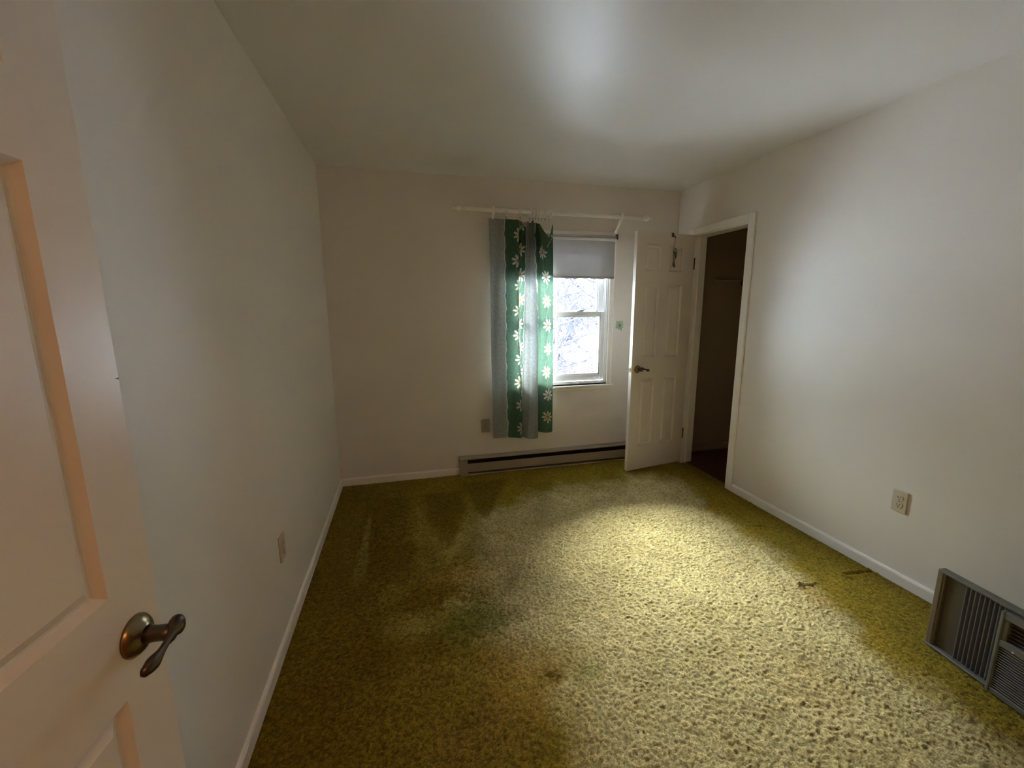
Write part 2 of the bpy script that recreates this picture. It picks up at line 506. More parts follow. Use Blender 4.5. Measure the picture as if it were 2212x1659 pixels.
# entry doorway lining (camera stands inside it)
m = MB()
m.box(0.03, 0.045, FRONT - .12, FRONT + .0, 0, 2.06); m.box(0.845, 0.86, FRONT - .12, FRONT, 0, 2.06); m.box(0.03, .86, FRONT - .12, FRONT, 2.045, 2.06)
m.box(0.86, 0.92, FRONT, FRONT + .015, 0, 2.11, .004); m.box(0.0, .92, FRONT, FRONT + .015, 2.055, 2.11, .004)
struct(m.build('trim_3', M['trim']))

# ------------------------------------------------------------------ window_1
win = struct(empty('window_1', (1.87, 0, WZ0)))
# interior casing, stepped
m = MB()
ox0, ox1, oz0, oz1 = 1.340, 2.400, 0.705, 2.078
m.box(ox0, 1.392, -.012, 0.001, oz0 + .03, oz1, .003); m.box(2.348, ox1, -.012, 0.001, oz0 + .03, oz1, .003)
m.box(ox0, ox1, -.014, 0.001, 2.030, oz1, .003)
m.box(ox0, 1.362, -.018, -.008, oz0 + .03, oz1, .003); m.box(2.380, ox1, -.018, -.008, oz0 + .03, oz1, .003)
m.build('casing', M['trim'], win)
m = MB(); m.box(1.325, 2.415, -.030, 0.02, 0.722, 0.742, .004); m.box(1.34, 2.40, -.012, 0.001, 0.695, 0.722, .003)
m.build('stool', M['trim'], win)
# vinyl frame with tracks
m = MB()
fx0, fx1, fz0, fz1 = WX0, WX1, WZ0 - .013, WZ1
for a, b_, y0, y1 in ((0, .012, .0, .13), (.012, .022, .008, .022), (.012, .022, .045, .053), (.012, .030, .095, .12)):
    m.box(fx0 + a, fx0 + b_, y0, y1, fz0, fz1); m.box(fx1 - b_, fx1 - a, y0, y1, fz0, fz1)
    m.box(fx0 + a, fx1 - a, y0, y1, fz1 - b_, fz1 - a + .0005)
m.box(fx0, fx1, 0, .13, fz0, fz0 + .022); m.box(fx0, fx1, .004, .016, fz0 + .022, fz0 + .034)
m.build('frame', M['vinyl'], win)
m = MB()
m.box(fx1 - .020, fx1 - .0118, .054, .094, 1.38, fz1); m.box(fx0 + .0118, fx0 + .020, .054, .094, 1.38, fz1)
m.build('track', M['screen_grey'], win)
def sash(name, y0, y1, z0, z1, x0, x1, st, rb, rt_):
    s_ = MB()
    s_.box(x0, x0 + st, y0, y1, z0, z1, .002); s_.box(x1 - st, x1, y0, y1, z0, z1, .002)
    s_.box(x0 + st - .001, x1 - st + .001, y0, y1, z0, z0 + rb, .002); s_.box(x0 + st - .001, x1 - st + .001, y0, y1, z1 - rt_, z1, .002)
    # glazing bead
    g = .012
    X0, X1, Z0, Z1 = x0 + st, x1 - st, z0 + rb, z1 - rt_
    yc = (y0 + y1) / 2
    s_.box(X0 - .001, X0 + g, yc - .008, yc + .008, Z0, Z1); s_.box(X1 - g, X1 + .001, yc - .008, yc + .008, Z0, Z1)
    s_.box(X0, X1, yc - .008, yc + .008, Z0 - .001, Z0 + g); s_.box(X0, X1, yc - .008, yc + .008, Z1 - g, Z1 + .001)
    o = s_.build(name, M['vinyl'], win)
    p = MB().box(X0 + .002, X1 - .002, yc - .002, yc + .002, Z0 + .002, Z1 - .002).build('pane', M['glass'], o)
    q = MB().box(1.862, 1.882, yc - .007, yc + .007, Z0 + g, Z1 - g).build('muntin', M['vinyl'], o)
    return o
lo = sash('lower_sash', .020, .046, 0.775, 1.400, 1.412, 2.328, .040, .058, .034)
hi = sash('upper_sash', .056, .082, 1.366, 2.010, 1.416, 2.324, .050, .034, .05)
m = MB(); m.box(2.055, 2.115, .012, .036, 1.400, 1.408, .002); m.tube([(2.07, .022, 1.410), (2.10, .016, 1.413), (2.135, .012, 1.418)], [.006, .007, .004], n=8)
m.build('sash_lock', M['screen_grey'], win)
m = MB(); m.box(2.235, 2.262, .008, .022, .800, .812, .002); m.box(2.285, 2.315, .008, .022, .797, .815, .003); m.build('sash_latch', M['vinyl'], win)
m = MB(); m.lathe((2.085, -.002, .735+.03), (0, -1, 0), [(0, .004), (.003, .004), (.004, .002)], 10); m.build('screw', M['dark'], win)

# ================================================================== ENTRY AND CLOSET DOORS
def panel_door(name, width, cols, rows, loc, rz, side_sign, thick=0.035, height=2.018, z0=0.020):
    """local frame: x from hinge to free edge, y = thickness, visible face at y=0 looking to -y*side_sign"""
    root = struct(empty(name, loc, rz))
    sg = side_sign     # visible face normal is (0,-sg,0); body extends to +sg
    mv, gr, rs = .012, .004, .016     # moulding width, groove flat, raise slope
    dep, fld = .0125, .0035            # groove depth, field depth
    s_ = MB()
    xs = [0.0] + [c for col in cols for c in col] + [width]
    zs = [z0] + [z for row in rows for z in row] + [z0 + height]
    def holes(i, j): return i % 2 == 1 and j % 2 == 1
    for face_y, dirn in ((0.0, 1), (thick, -1)):
        Y = lambda d: sg * (face_y + dirn * d)
        for i in range(len(xs) - 1):
            for j in range(len(zs) - 1):
                a, b_, c, d = xs[i], xs[i+1], zs[j], zs[j+1]
                if not holes(i, j):
                    s_.add([(a, Y(0), c), (b_, Y(0), c), (b_, Y(0), d), (a, Y(0), d)], [(0,1,2,3)])
                else:
                    lv = [(0, 0), (.003, .0035), (mv - .003, dep - .002), (mv, dep), (mv + gr, dep)]
                    for (o0, e0), (o1, e1) in zip(lv, lv[1:]):
                        R = lambda o_, e_: [(a+o_, Y(e_), c+o_), (b_-o_, Y(e_), c+o_), (b_-o_, Y(e_), d-o_), (a+o_, Y(e_), d-o_)]
                        s_.add(R(o0, e0) + R(o1, e1), [(k, (k+1) % 4, (k+1) % 4 + 4, k + 4) for k in range(4)])
                    o0, o1 = mv + gr, mv + gr + rs
                    p = MB()
                    R = lambda o_, e_: [(a+o_, Y(e_), c+o_), (b_-o_, Y(e_), c+o_), (b_-o_, Y(e_), d-o_), (a+o_, Y(e_), d-o_)]
                    p.add(R(o0, dep + .0005) + R(o0, dep) + R(o1, fld), [(k, (k+1) % 4, (k+1) % 4 + 4, k + 4) for k in range(4)] + [(k+4, (k+1) % 4 + 4, (k+1) % 4 + 8, k + 8) for k in range(4)] + [(8, 9, 10, 11)])
                    p.build('panel', M['door'], root, world=False, fix=False)
                    if dirn == -1: pass
    # edges
    yy0, yy1 = 0.0, sg * thick
    zt = z0 + height
    s_.add([(0, yy0, z0), (width, yy0, z0), (width, yy1, z0), (0, yy1, z0), (0, yy0, zt), (width, yy0, zt), (width, yy1, zt), (0, yy1, zt)],
           [(0,1,2,3), (4,7,6,5), (1,5,6,2), (0,3,7,4)])
    s_.build('slab', M['door'], root, world=False, fix=False)
    return root

def lever(root, x, z, sg, both=True, thick=.035, toward=-1):
    """rosette + lever on the visible face (normal -sg*y), lever pointing toward the hinge"""
    h = []
    for side in ((0, -1), (thick, 1)) if both else ((0, -1),):
        f, dn = side
        ny = sg * dn           # outward normal sign in y
        y0 = sg * f
        m_ = MB()
        m_._lathe(Vector((x, y0, z)), Vector((0, ny, 0)), [(0, .0335), (.003, .0335), (.007, .031), (.012, .026), (.016, .019), (.018, .0135), (.022, .0115)], 32)
        o = m_.build('rosette', M['brass'], root, world=False)
        m_ = MB()
        m_._lathe(Vector((x, y0, z)), Vector((0, ny, 0)), [(.016, .0150), (.028, .0125), (.044, .0125), (.056, .0150)], 20)
        pts = []; rad = []; ell = []
        n = 26
        for i in range(n + 1):
            t = i / n
            px = x + (-.016 + t * .096) * toward
            pz = z + .010 * math.sin(t * PI * 1.15 + .2) * (1 - t) * 1.2 - .010 * t + .004
            py = y0 + ny * (.058 + .006 * math.sin(t * PI))
            r_ = .0062 + .0105 * math.exp(-((t - .14) / .15) ** 2) + .0062 * math.exp(-((t - .80) / .14) ** 2)
            if i == 0: r_ = .003
            if i == n: r_ = .003
            pts.append((px, py, pz)); rad.append(r_); ell.append((1.0, .70))
        m_.tube(pts, rad, n=14, ell=ell, updir=(0, 0, 1))
        for i in range(3):
            m_.torus((x + (.010 + i * .007) * toward, y0 + ny * .066, z + .010 - i * .003), (0, 1, 0), .0042, .0014, 14, 6)
        o2 = m_.build('lever', M['brass_dark'], root, world=False)
        o2['label'] = 'dark scrolled lever'
        h += [o, o2]
    return h

ROWS = [(.235, .835), (1.012, 1.622), (1.730, 1.932)]
# closet door, swung a little past square into the room
closet = panel_door('door_1', 0.612, [(.114, .266), (.362, .514)], ROWS, (W - .011, -0.2565, 0), PI + 0.159, -1)
lever(closet, .551, .920, -1)
for z in (.29, 1.80):                       # butt hinges: knuckle and leaf
    m = MB()
    m.tube([(-.004, .004, z - .045), (-.004, .004, z + .045)], .0055, 12)
    m.tube([(-.004, .004, z + .045), (-.004, .004, z + .050)], .0065, 12)
    m.box(-.004, .0, -.030, .002, z - .044, z + .044)
    m.build('hinge', M['steel'], closet, world=False)
m = MB(); m.box(.6115, .6135, -.029, -.006, .895, .945); m.build('latch_plate', M['brass'], closet, world=False)
m = MB(); m.box(.6130, .6170, -.023, -.012, .910, .930, .002); m.build('latch_bolt', M['steel'], closet, world=False)
# entry door, opened back against the left wall
entry = panel_door('door_2', 0.757, [(.103, .335), (.428, .664)], ROWS, (.052, -3.489, 0), PI / 2 - .096, 1)
lever(entry, .700, .920, 1)
for z in (.29, 1.05, 1.80):
    m = MB(); m.tube([(-.004, -.004, z - .045), (-.004, -.004, z + .045)], .0055, 12); m.build('hinge', M['steel'], entry, world=False)
m = MB(); m.box(.7565, .7585, .006, .029, .895, .945); m.build('latch_plate', M['brass'], entry, world=False)
m = MB(); m.box(.7580, .7620, .012, .023, .910, .930, .002); m.build('latch_bolt', M['steel'], entry, world=False)
m = MB(); m.prism([(.749, 1.333), (.7572, 1.3335), (.7572, 1.3305)], 'y', -.0004, .001); m.build('chip', M['steel'], entry, world=False)

# closet latch strike on the near jamb and the cleat with rod socket inside
struct(MB().box(W + .012, W + .034, DY0 + .0175, DY0 + .0195, .88, .95, .0005).build('trim_4', M['steel']))
t = empty('closet_cleat', (3.6, -.01, 1.685))
tag(t, 'narrow painted cleat on the dark wall inside the open closet', 'cleat')
MB().box(3.44, CX, -.014, 0, 1.672, 1.692, .002).build('board', M['wood'], t)
m = MB(); m._lathe(Vector((3.755, -.014, 1.662)), Vector((0, -1, 0)), [(0, .030), (.006, .030), (.010, .024), (.030, .022), (.031, .017)], 20)
m.build('rod_socket', M['dark'], t)

# over-door hook with an ornament hanging from it
ca, sa = math.cos(PI + .159), math.sin(PI + .159)
def on_door(u, d, z):        # point in front of the closet door's visible face (d towards the camera)
    return Vector((W - .011 + ca*u - sa*d, -.2565 + sa*u + ca*d, z))
hook = empty('door_hook', tuple(on_door(.239, .004, 2.03)))
tag(hook, 'small dark metal hook over the top of the white closet door', 'hook')
def strip(u0, u1, path, mt, name, par, th=.0016):
    m_ = MB()
    for (d0, z0_), (d1, z1_) in zip(path, path[1:]):
        n = Vector((d1 - d0, z1_ - z0_)).normalized(); px, pz = -n.y * th, n.x * th
        q = []
        for u in (u0, u1):
            q += [on_door(u, d0, z0_), on_door(u, d1, z1_), on_door(u, d1 + px, z1_ + pz), on_door(u, d0 + px, z0_ + pz)]
        m_.add(q, [(0,1,2,3), (7,6,5,4), (0,4,5,1), (1,5,6,2), (2,6,7,3), (3,7,4,0)])
    return m_.build(name, mt, par)
strip(.240, .262, [(-.039, 2.015), (-.039, 2.041), (.003, 2.041), (.003, 2.008)], M['brass_dark'], 'bracket', hook)
m = MB(); m.tube([on_door(.232, .003, 2.030), on_door(.232, .004, 2.010), on_door(.232, .016, 2.002), on_door(.232, .020, 2.012)], .0025, 8)
m.tube([on_door(.262, .003, 2.012), on_door(.222, .003, 2.012)], .003, 8)
m.build('prong', M['brass_dark'], hook)
orn = empty('hanging_ornament', tuple(on_door(.225, .014, 1.84)))
tag(orn, 'small dark wire ornament dangling on a cord from the door hook', 'ornament')
m = MB(); m.tube([on_door(.232, .018, 2.008), on_door(.236, .012, 1.95), on_door(.240, .010, 1.92)], .0016, 6)
m.build('cord', M['brass_dark'], orn)
m = MB()
pts = []
for i in range(33):
    t_ = i / 32 * 2 * PI
    pts.append(on_door(.226 + .020 * math.sin(t_) * (1 + .2 * math.sin(3 * t_)), .012, 1.875 + .045 * math.cos(t_)))
m.tube(pts, .0022, 6, cap=False)
for k in range(5):
    a0 = 1.2 + k * .9
    m.tube([on_door(.226 + .018*math.sin(a0), .012, 1.875 + .04*math.cos(a0)), on_door(.226 + .004*math.sin(a0+1), .014, 1.872), on_door(.226 + .02*math.sin(a0+2.4), .012, 1.875 + .035*math.cos(a0+2.4))], .0022, 6)
m.build('wire_wreath', M['brass_dark'], orn)
m = MB()
m.tube([on_door(.238, .012, 1.84), on_door(.240, .012, 1.80), on_door(.236, .012, 1.775)], [.0015, .004, .006], 8)
m.tube([on_door(.226, .012, 1.832), on_door(.222, .012, 1.79), on_door(.224, .012, 1.765)], [.0015, .003, .0055], 8)
m.build('pendant', M['brass_dark'], orn)

# ================================================================== CARPET
def vnoise(x, y, scale, seed):
    r_ = np.random.default_rng(seed).random((256, 256))
    X = x / scale + 40; Y = y / scale + 60
    xi = np.floor(X).astype(int); yi = np.floor(Y).astype(int)
    fx = X - xi; fy = Y - yi
    fx = fx*fx*(3-2*fx); fy = fy*fy*(3-2*fy)
    g = lambda a, b: r_[a % 256, b % 256]
    return (g(xi, yi)*(1-fx) + g(xi+1, yi)*fx)*(1-fy) + (g(xi, yi+1)*(1-fx) + g(xi+1, yi+1)*fx)*fy
def fbm(x, y, scale, seed, o=4):
    s_, a, t_ = 0, 1, 0
    for k in range(o):
        s_ = s_ + a * vnoise(x, y, scale / 2**k, seed + k); t_ += a; a *= .55
    return s_ / t_
def sst(a, b, v):
    t_ = np.clip((v - a) / (b - a), 0, 1); return t_*t_*(3-2*t_)
def seg_d(x, y, p, q):
    px, py = p; qx, qy = q
    dx, dy = qx-px, qy-py
    t_ = np.clip(((x-px)*dx + (y-py)*dy) / (dx*dx+dy*dy), 0, 1)
    return np.hypot(x - px - t_*dx, y - py - t_*dy)

def build_carpet():
    step = .0046
    gx = np.arange(0.0, 3.086, step); gy = np.arange(FRONT - .06, 0.001, step)
    nx, ny = len(gx), len(gy)
    X, Y = np.meshgrid(gx, gy, indexing='ij')
    x, y = X.ravel(), Y.ravel()
    # tufts
    wx = x + .010 * (fbm(x, y, .05, 5, 2) - .5); wy = y + .010 * (fbm(x, y, .05, 9, 2) - .5)
    tuft = vnoise(wx, wy * 1.2, .0090, 21) * .6 + vnoise(wx, wy, .0055, 22) * .4
    # wear map: trodden pale middle, deeper unworn borders
    n1 = fbm(x, y, .42, 31, 4); n2 = fbm(x, y, .16, 41, 4); n3 = fbm(x, y, .07, 51, 3)
    xr = np.interp(-y, [0, .5, 1.09, 1.65, 1.96, 2.35, 3.6], [2.75, 2.75, 2.60, 2.60, 2.52, 2.42, 2.35])
    xl = np.interp(-y, [0, .45, .8, 1.3, 1.7, 2.1, 2.6, 3.6], [1.9, 1.45, 1.0, .78, .80, 1.02, 1.00, .95])
    right = sst(.11, -.05, (x - xr) + .18 * (n2 - .5))
    left = sst(-.16, .26, (x - xl) + .55 * (n1 - .5) + .20 * (n2 - .5))
    back = sst(.30, .75, -y + .35 * (n2 - .5) + .15 * (n1 - .5))
    worn = right * left * back
    # half-worn mottling to the left
    mid = sst(.25, .8, x + .5 * (n1 - .5)) * sst(.9, 1.35, -y + .5 * (n2 - .5)) * sst(2.3, 1.7, -y + .4*(n2-.5)) * (1 - left)
    mid = mid * sst(.38, .62, n2 * .6 + n1 * .4)
    # vacuum strokes: pale slivers between dark wedges at the back left
    vac = np.zeros_like(x); dark = np.zeros_like(x)
    for (ax, ay, bx, by, w_) in ((.585, -.42, .66, -1.30, .085), (.985, -.50, .93, -1.20, .10), (.27, -.55, .26, -1.2, .03), (1.35, -.12, 1.55, -.62, .06)):
        tt = np.clip((ay - y) / (ay - by), 0, 1); cx_ = ax + (bx - ax) * tt
        d_ = np.abs(x - cx_) / (w_ * tt + .008)
        vac = np.maximum(vac, sst(1.25, .5, d_ + .4*(n3-.5)) * sst(.02, .2, tt) * (y > by - .25) * sst(by - .25, by, y))
    for (ax, ay, bx, by, w0, w1) in ((.36, -.36, .42, -1.32, .17, .14), (.80, -.36, .76, -1.08, .20, .05), (1.15, -.22, 1.05, -.80, .22, .03)):
        tt = np.clip((ay - y) / (ay - by), 0, 1); cx_ = ax + (bx - ax) * tt
        d_ = np.abs(x - cx_) / (w0 + (w1 - w0) * tt)
        dark = np.maximum(dark, sst(1.2, .6, d_ + .5*(n3-.5)) * sst(by - .12, by + .08, y + .10*(n3-.5)) * sst(ay + .06, ay - .02, y))
    c_olive = np.array([.255, .185, .018]); c_dark = np.array([.150, .098, .010]); c_worn = np.array([.520, .445, .220]); c_mid = np.array([.350, .300, .080])
    c_orange = np.array([.430, .260, .060]); c_green = np.array([.170, .190, .040]); c_lime = np.array([.250, .195, .020])
    def mx(a, b, f): return a * (1 - f[:, None]) + b * f[:, None]
    col = np.repeat(c_olive[None], len(x), 0) * (0.80 + .5 * n2)[:, None]
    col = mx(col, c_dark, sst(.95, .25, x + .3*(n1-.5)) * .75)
    col = mx(col, c_lime, sst(.05, .35, x - xr) * sst(.4, .7, n1) * .8)
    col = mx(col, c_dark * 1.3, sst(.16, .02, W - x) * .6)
    col = mx(col, c_lime, sst(.7, 1.3, x) * sst(.95, .1, -y) * (.35 + .4 * sst(.35, .65, n2)))
    col = mx(col, c_mid * 1.15, np.clip(mid, 0, 1))
    col = mx(col, c_worn * (.70 + .34 * n2 + .30 * n1)[:, None], worn * (.84 + .16 * sst(.3, .6, n3)))
    col = mx(col, c_dark, dark * .7); col = mx(col, c_mid * .8, vac * .45)
    def blob(px, py, rx, ry, c, amt):
        nonlocal col
        d_ = np.hypot((x - px) / rx, (y - py) / ry) + .7 * (n2 - .5) + .5 * (n3 - .5)
        col = mx(col, c, sst(1.1, .3, d_) * amt)
    blob(.93, -2.10, .22, .26, c_orange * .75, .55); blob(.80, -1.42, .20, .10, c_orange, .45); blob(.75, -2.35, .25, .2, c_orange * .5, .45)
    blob(.84, -1.78, .22, .17, c_green, .60); blob(.55, -1.75, .16, .10, c_mid, .5); blob(2.50, -2.06, .10, .12, c_orange, .4)
    blob(1.06, -2.17, .09, .05, c_dark * 1.3, .6); blob(1.22, -2.18, .09, .05, c_green, .4); blob(2.0, -2.45, .2, .2, c_orange * 1.1, .15)
    blob(1.15, -1.12, .06, .08, c_dark * 2.2, .4); blob(2.28, -1.05, .16, .22, c_worn * 1.2, .5)
    # heights
    z = (tuft - .5) * (.0085 + .0045 * worn) + (n3 - .5) * .004 + (n1 - .5) * .004
    for p, q, hgt, w_ in (((2.532, -1.088), (2.558, -1.645), .008, .02), ((2.558, -1.645), (2.499, -1.961), .014, .016), ((2.499, -1.961), (2.603, -1.969), .010, .010)):
        z = z + hgt * np.exp(-(seg_d(x, y, p, q) / w_) ** 2)
    for p, q in (((2.833, -1.952), (2.996, -1.965)), ((2.887, -1.089), (3.0, -1.085)), ((2.75, -1.40), (2.82, -1.42))):
        d_ = seg_d(x, y, p, q); z = z - .007 * np.exp(-(d_ / .009) ** 2) + .005 * np.exp(-((d_ - .02) / .012) ** 2)
    for cx_, cy_ in ((1.05, -2.15), (1.075, -2.185)):
        z = z - .010 * np.exp(-(np.hypot(x - cx_, y - cy_) / .022) ** 2)
    edge = np.minimum.reduce([x, W - x, -y])
    z = z - .006 * np.exp(-np.clip(edge, 0, 1) / .012) + .0005
    # crevice shade put into the colour: darker low between tufts, paler tips
    col = col * (0.60 + .62 * sst(.15, .78, tuft))[:, None]
    idx = np.arange(nx * ny).reshape(nx, ny)
    q = np.stack([idx[:-1, :-1], idx[1:, :-1], idx[1:, 1:], idx[:-1, 1:]], -1).reshape(-1, 4)
    qx = x[q[:, 0]]; qy = y[q[:, 0]]
    keep = (qx < W - .004) | ((qy > DY0 + .018) & (qy < DY1 - .022))
    keep &= (qy > FRONT) | ((qx > .045) & (qx < .845 - step))
    q = q[keep]
    me = bpy.data.meshes.new('carpet')
    me.vertices.add(len(x)); me.vertices.foreach_set('co', np.stack([x, y, z], -1).astype(np.float32).ravel())
    me.loops.add(q.size); me.loops.foreach_set('vertex_index', q.astype(np.int32).ravel())
    me.polygons.add(len(q)); me.polygons.foreach_set('loop_start', (np.arange(len(q)) * 4).astype(np.int32))
    me.polygons.foreach_set('loop_total', np.full(len(q), 4, np.int32))
    me.update(calc_edges=True)
    at = me.color_attributes.new('dye_and_shade', 'FLOAT_COLOR', 'POINT')
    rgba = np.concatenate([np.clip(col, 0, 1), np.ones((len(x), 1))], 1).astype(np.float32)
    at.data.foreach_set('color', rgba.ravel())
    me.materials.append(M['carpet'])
    me.validate()
    o = bpy.data.objects.new('carpet', me); COL.objects.link(o)
    tag(o, 'worn olive and gold wall-to-wall carpet covering the whole floor', 'carpet', kind='stuff')
build_carpet()

# ================================================================== BASEBOARD HEATER
ht = empty('baseboard_heater', (1.9, -.03, 0))
tag(ht, 'long low beige electric baseboard heater along the wall under the window', 'heater')
hx0, hx1, hd = .972, 2.86, .062
MB().box(hx0 + .06, hx1 - .06, -.012, -.001, .012, .160).build('back_plate', M['heater'], ht)
m = MB(); m.prism([(-.002, .160), (-.002, .166), (-.048, .166), (-hd, .156), (-hd, .147), (-hd + .003, .147), (-hd + .003, .153), (-.046, .160)], 'x', hx0 + .06, hx1 - .06)
m.build('hood', M['heater'], ht)
m = MB(); m.prism([(-hd + .003, .112), (-hd, .112), (-hd, .036), (-hd + .012, .030), (-hd + .014, .033), (-hd + .003, .039)], 'x', hx0 + .06, hx1 - .06)
m.build('front_panel', M['heater'], ht)
m = MB(); m.prism([(-.002, .004), (-hd + .004, .004), (-hd + .004, .016), (-.002, .016)], 'x', hx0 + .06, hx1 - .06)
m.build('bottom_rail', M['heater'], ht)
for a, b_ in ((hx0, hx0 + .066), (hx1 - .066, hx1)):
    m = MB(); m.prism([(-.001, .003), (-hd - .003, .003), (-hd - .003, .156), (-.050, .168), (-.001, .168)], 'x', a, b_)
    m.build('end_cap', M['heater'], ht)
m = MB()
nf = 230
for i in range(nf):
    xx = hx0 + .08 + i * (hx1 - hx0 - .16) / (nf - 1)
    m.box(xx, xx + .0012, -.050, -.014, .050, .135)
m.box(hx0 + .07, hx1 - .07, -.034, -.028, .088, .096)
m.build('fins', M['fins'], ht)['kind'] = 'stuff'
MB().box(hx0 + .06, hx1 - .06, -.014, -.0115, .016, .158).build('inner_plate', M['dark'], ht)

# ================================================================== WALL OUTLETS
def outlet(label, name, loc, rz, mat, duplex=True):
    """local: x across, -y out of the wall"""
    t_ = empty(name, loc, rz)
    tag(t_, label, 'outlet')
    m_ = MB(); m_.box(-.036, .036, -.0075, 0, -.058, .058, .003); m_.build('cover_plate', mat, t_, world=False)
    for s_ in (-1, 1):
        m_ = MB(); cz = s_ * .0195
        poly = []
        for k in range(28):
            a = 2*PI*k/28; px, pz = .0172*math.cos(a), .0172*math.sin(a)
            poly.append((px, cz + max(-.0135, min(.0135, pz))))
        m_.prism(poly, 'y', -.0105, -.0070)
        f_ = m_.build('receptacle', mat, t_, world=False)
        m_ = MB()
        m_.box(-.0075, -.0045, -.0112, -.0100, cz - .001, cz + .0085); m_.box(.0045, .0070, -.0112, -.0100, cz, cz + .0075)
        m_._lathe(Vector((0, -.0100, cz - .0075)), Vector((0, -1, 0)), [(0, .0028), (.0012, .0028)], 10)
        m_.build('slot', M['slot'], f_, world=False)
    m_ = MB(); m_._lathe(Vector((0, -.0070, 0)), Vector((0, -1, 0)), [(0, .0032), (.0012, .0030), (.0016, .001)], 10); m_.build('screw', M['steel'], t_, world=False)
    return t_
outlet('beige duplex wall outlet just left of the curtain hem', 'wall_outlet', (1.210, 0, .425), 0, M['plate_grey'])
outlet('ivory duplex outlet low on the bare right wall', 'wall_outlet', (W, -2.028, .440), -PI / 2, M['plate'])
outlet('small pale outlet low on the left wall, seen edge-on', 'wall_outlet', (0, -1.647, .420), PI / 2, M['plate'])

# ================================================================== GREEN FLOWER STICKER
m = MB()
for k in range(9):
    a = 2*PI*k/9 + .2
    L_ = .052 if k % 2 else .044
    c_, s__ = math.cos(a), math.sin(a)
    pts = [(0, 0), (.4, .20), (.75, .24), (1.0, 0.0), (.75, -.24), (.4, -.20)]
    poly = [(2.466 + L_*(p*c_ - q*s__*.8), 1.276 + L_*(p*s__ + q*c_*.8)) for p, q in pts]
    m.prism(poly, 'y', -.0012 - .0001 * k, 0)
M['sticker'] = plain('green_vinyl', (0.36, 0.47, 0.33), 0.5, var=.25, vscale=60)
st = m.build('flower_sticker', M['sticker'])
tag(st, 'pale green flower-shaped sticker on the wall right of the window', 'sticker')
m = MB(); m._lathe(Vector((2.466, -.001, 1.276)), Vector((0, -1, 0)), [(0, .010), (.0012, .009)], 14)
m.build('centre', plain('dark_green_vinyl', (0.10, 0.22, 0.12), 0.5), st)

# ================================================================== CURTAIN POLE
PY, PZ, PR = -.105, 2.190, .0185
pole = empty('curtain_pole', (1.87, PY, PZ))
tag(pole, 'white painted wooden curtain pole with pointed finials above the window', 'curtain pole')
m = MB(); m.tube([(1.060, PY, PZ + .003), (1.75, PY, PZ)], PR, 20); m.build('rod', M['poleWhite'], pole)
m = MB(); m.tube([(1.75, PY, PZ), (2.585, PY, PZ - .003)], PR * .90, 20); m.build('rod', M['poleWhite'], pole)
fin = [(0, .0195), (.006, .0215), (.010, .0215), (.014, .014), (.018, .0125), (.024, .0190), (.034, .0235), (.046, .0240), (.058, .0195), (.068, .0115), (.075, .0080), (.080, .0095), (.086, .0105), (.093, .0080), (.100, .003)]
for xx, dx, zz in ((1.062, -1, PZ + .003), (2.583, 1, PZ - .003)):
    m = MB(); m._lathe(Vector((xx, PY, zz)), Vector((dx, 0, 0)), fin, 22); m.build('finial', M['poleWhite'], pole)
for xx in (1.285, 2.385):
    m = MB()
    m.torus((xx, PY, PZ - .001), (1, 0, 0), .0255, .0065, 28, 8, 1.5)
    m.tube([(xx, PY + .012, PZ - .026), (xx, PY + .030, PZ - .052), (xx, PY + .062, PZ - .088), (xx, -.020, PZ - .118)], [.011, .0105, .010, .011], 12)
    m.box(xx - .016, xx + .016, -.020, 0, PZ - .160, PZ - .085, .004)
    m.build('bracket', M['poleWhite'], pole)
# rings: two hang apart, seven are bunched together
ring_x = [1.386, 1.500, 1.578, 1.603, 1.627, 1.652, 1.677, 1.708, 1.742]
names = ['white wooden curtain ring hanging alone nearest the left bracket', 'white curtain ring hanging alone left of the bunched rings',
         'white curtain ring, first from the left in the bunch', 'white curtain ring, second from the left in the bunch',
         'white curtain ring, third from the left in the bunch', 'white curtain ring, fourth from the left in the bunch',
         'white curtain ring, fifth from the left in the bunch', 'white curtain ring, last but one at the right of the bunch',
         'white curtain ring, rightmost of the bunch, tilted']
def make_ring():
    t_ = empty('curtain_ring', (0, 0, 0))
    t_['category'] = 'curtain ring'; t_['group'] = 'white rings on the curtain pole'
    MB().torus((0, 0, 0), (1, 0, 0), .0300, .0052, 30, 8, 1.1).build('hoop', M['poleWhite'], t_, world=False)
    m_ = MB(); m_.torus((0, 0, -.036), (0, 1, 0), .0045, .0014, 14, 6); m_.build('eyelet', M['steel'], t_, world=False)
    m_ = MB(); m_.tube([(0, 0, -.040), (.0005, 0, -.046), (0, .004, -.052), (0, .006, -.058)], .0012, 6); m_.build('hook', M['steel'], t_, world=False)
    return t_
r0 = make_ring()
for i, xx in enumerate(ring_x):
    o = r0 if i == 0 else copy_tree(r0)
    o.location = (xx, PY, PZ - .0085)
    o.rotation_euler = (0, 0, [.1, -.15, .35, .3, .25, .3, .28, -.25, .55][i])
    o['label'] = names[i]

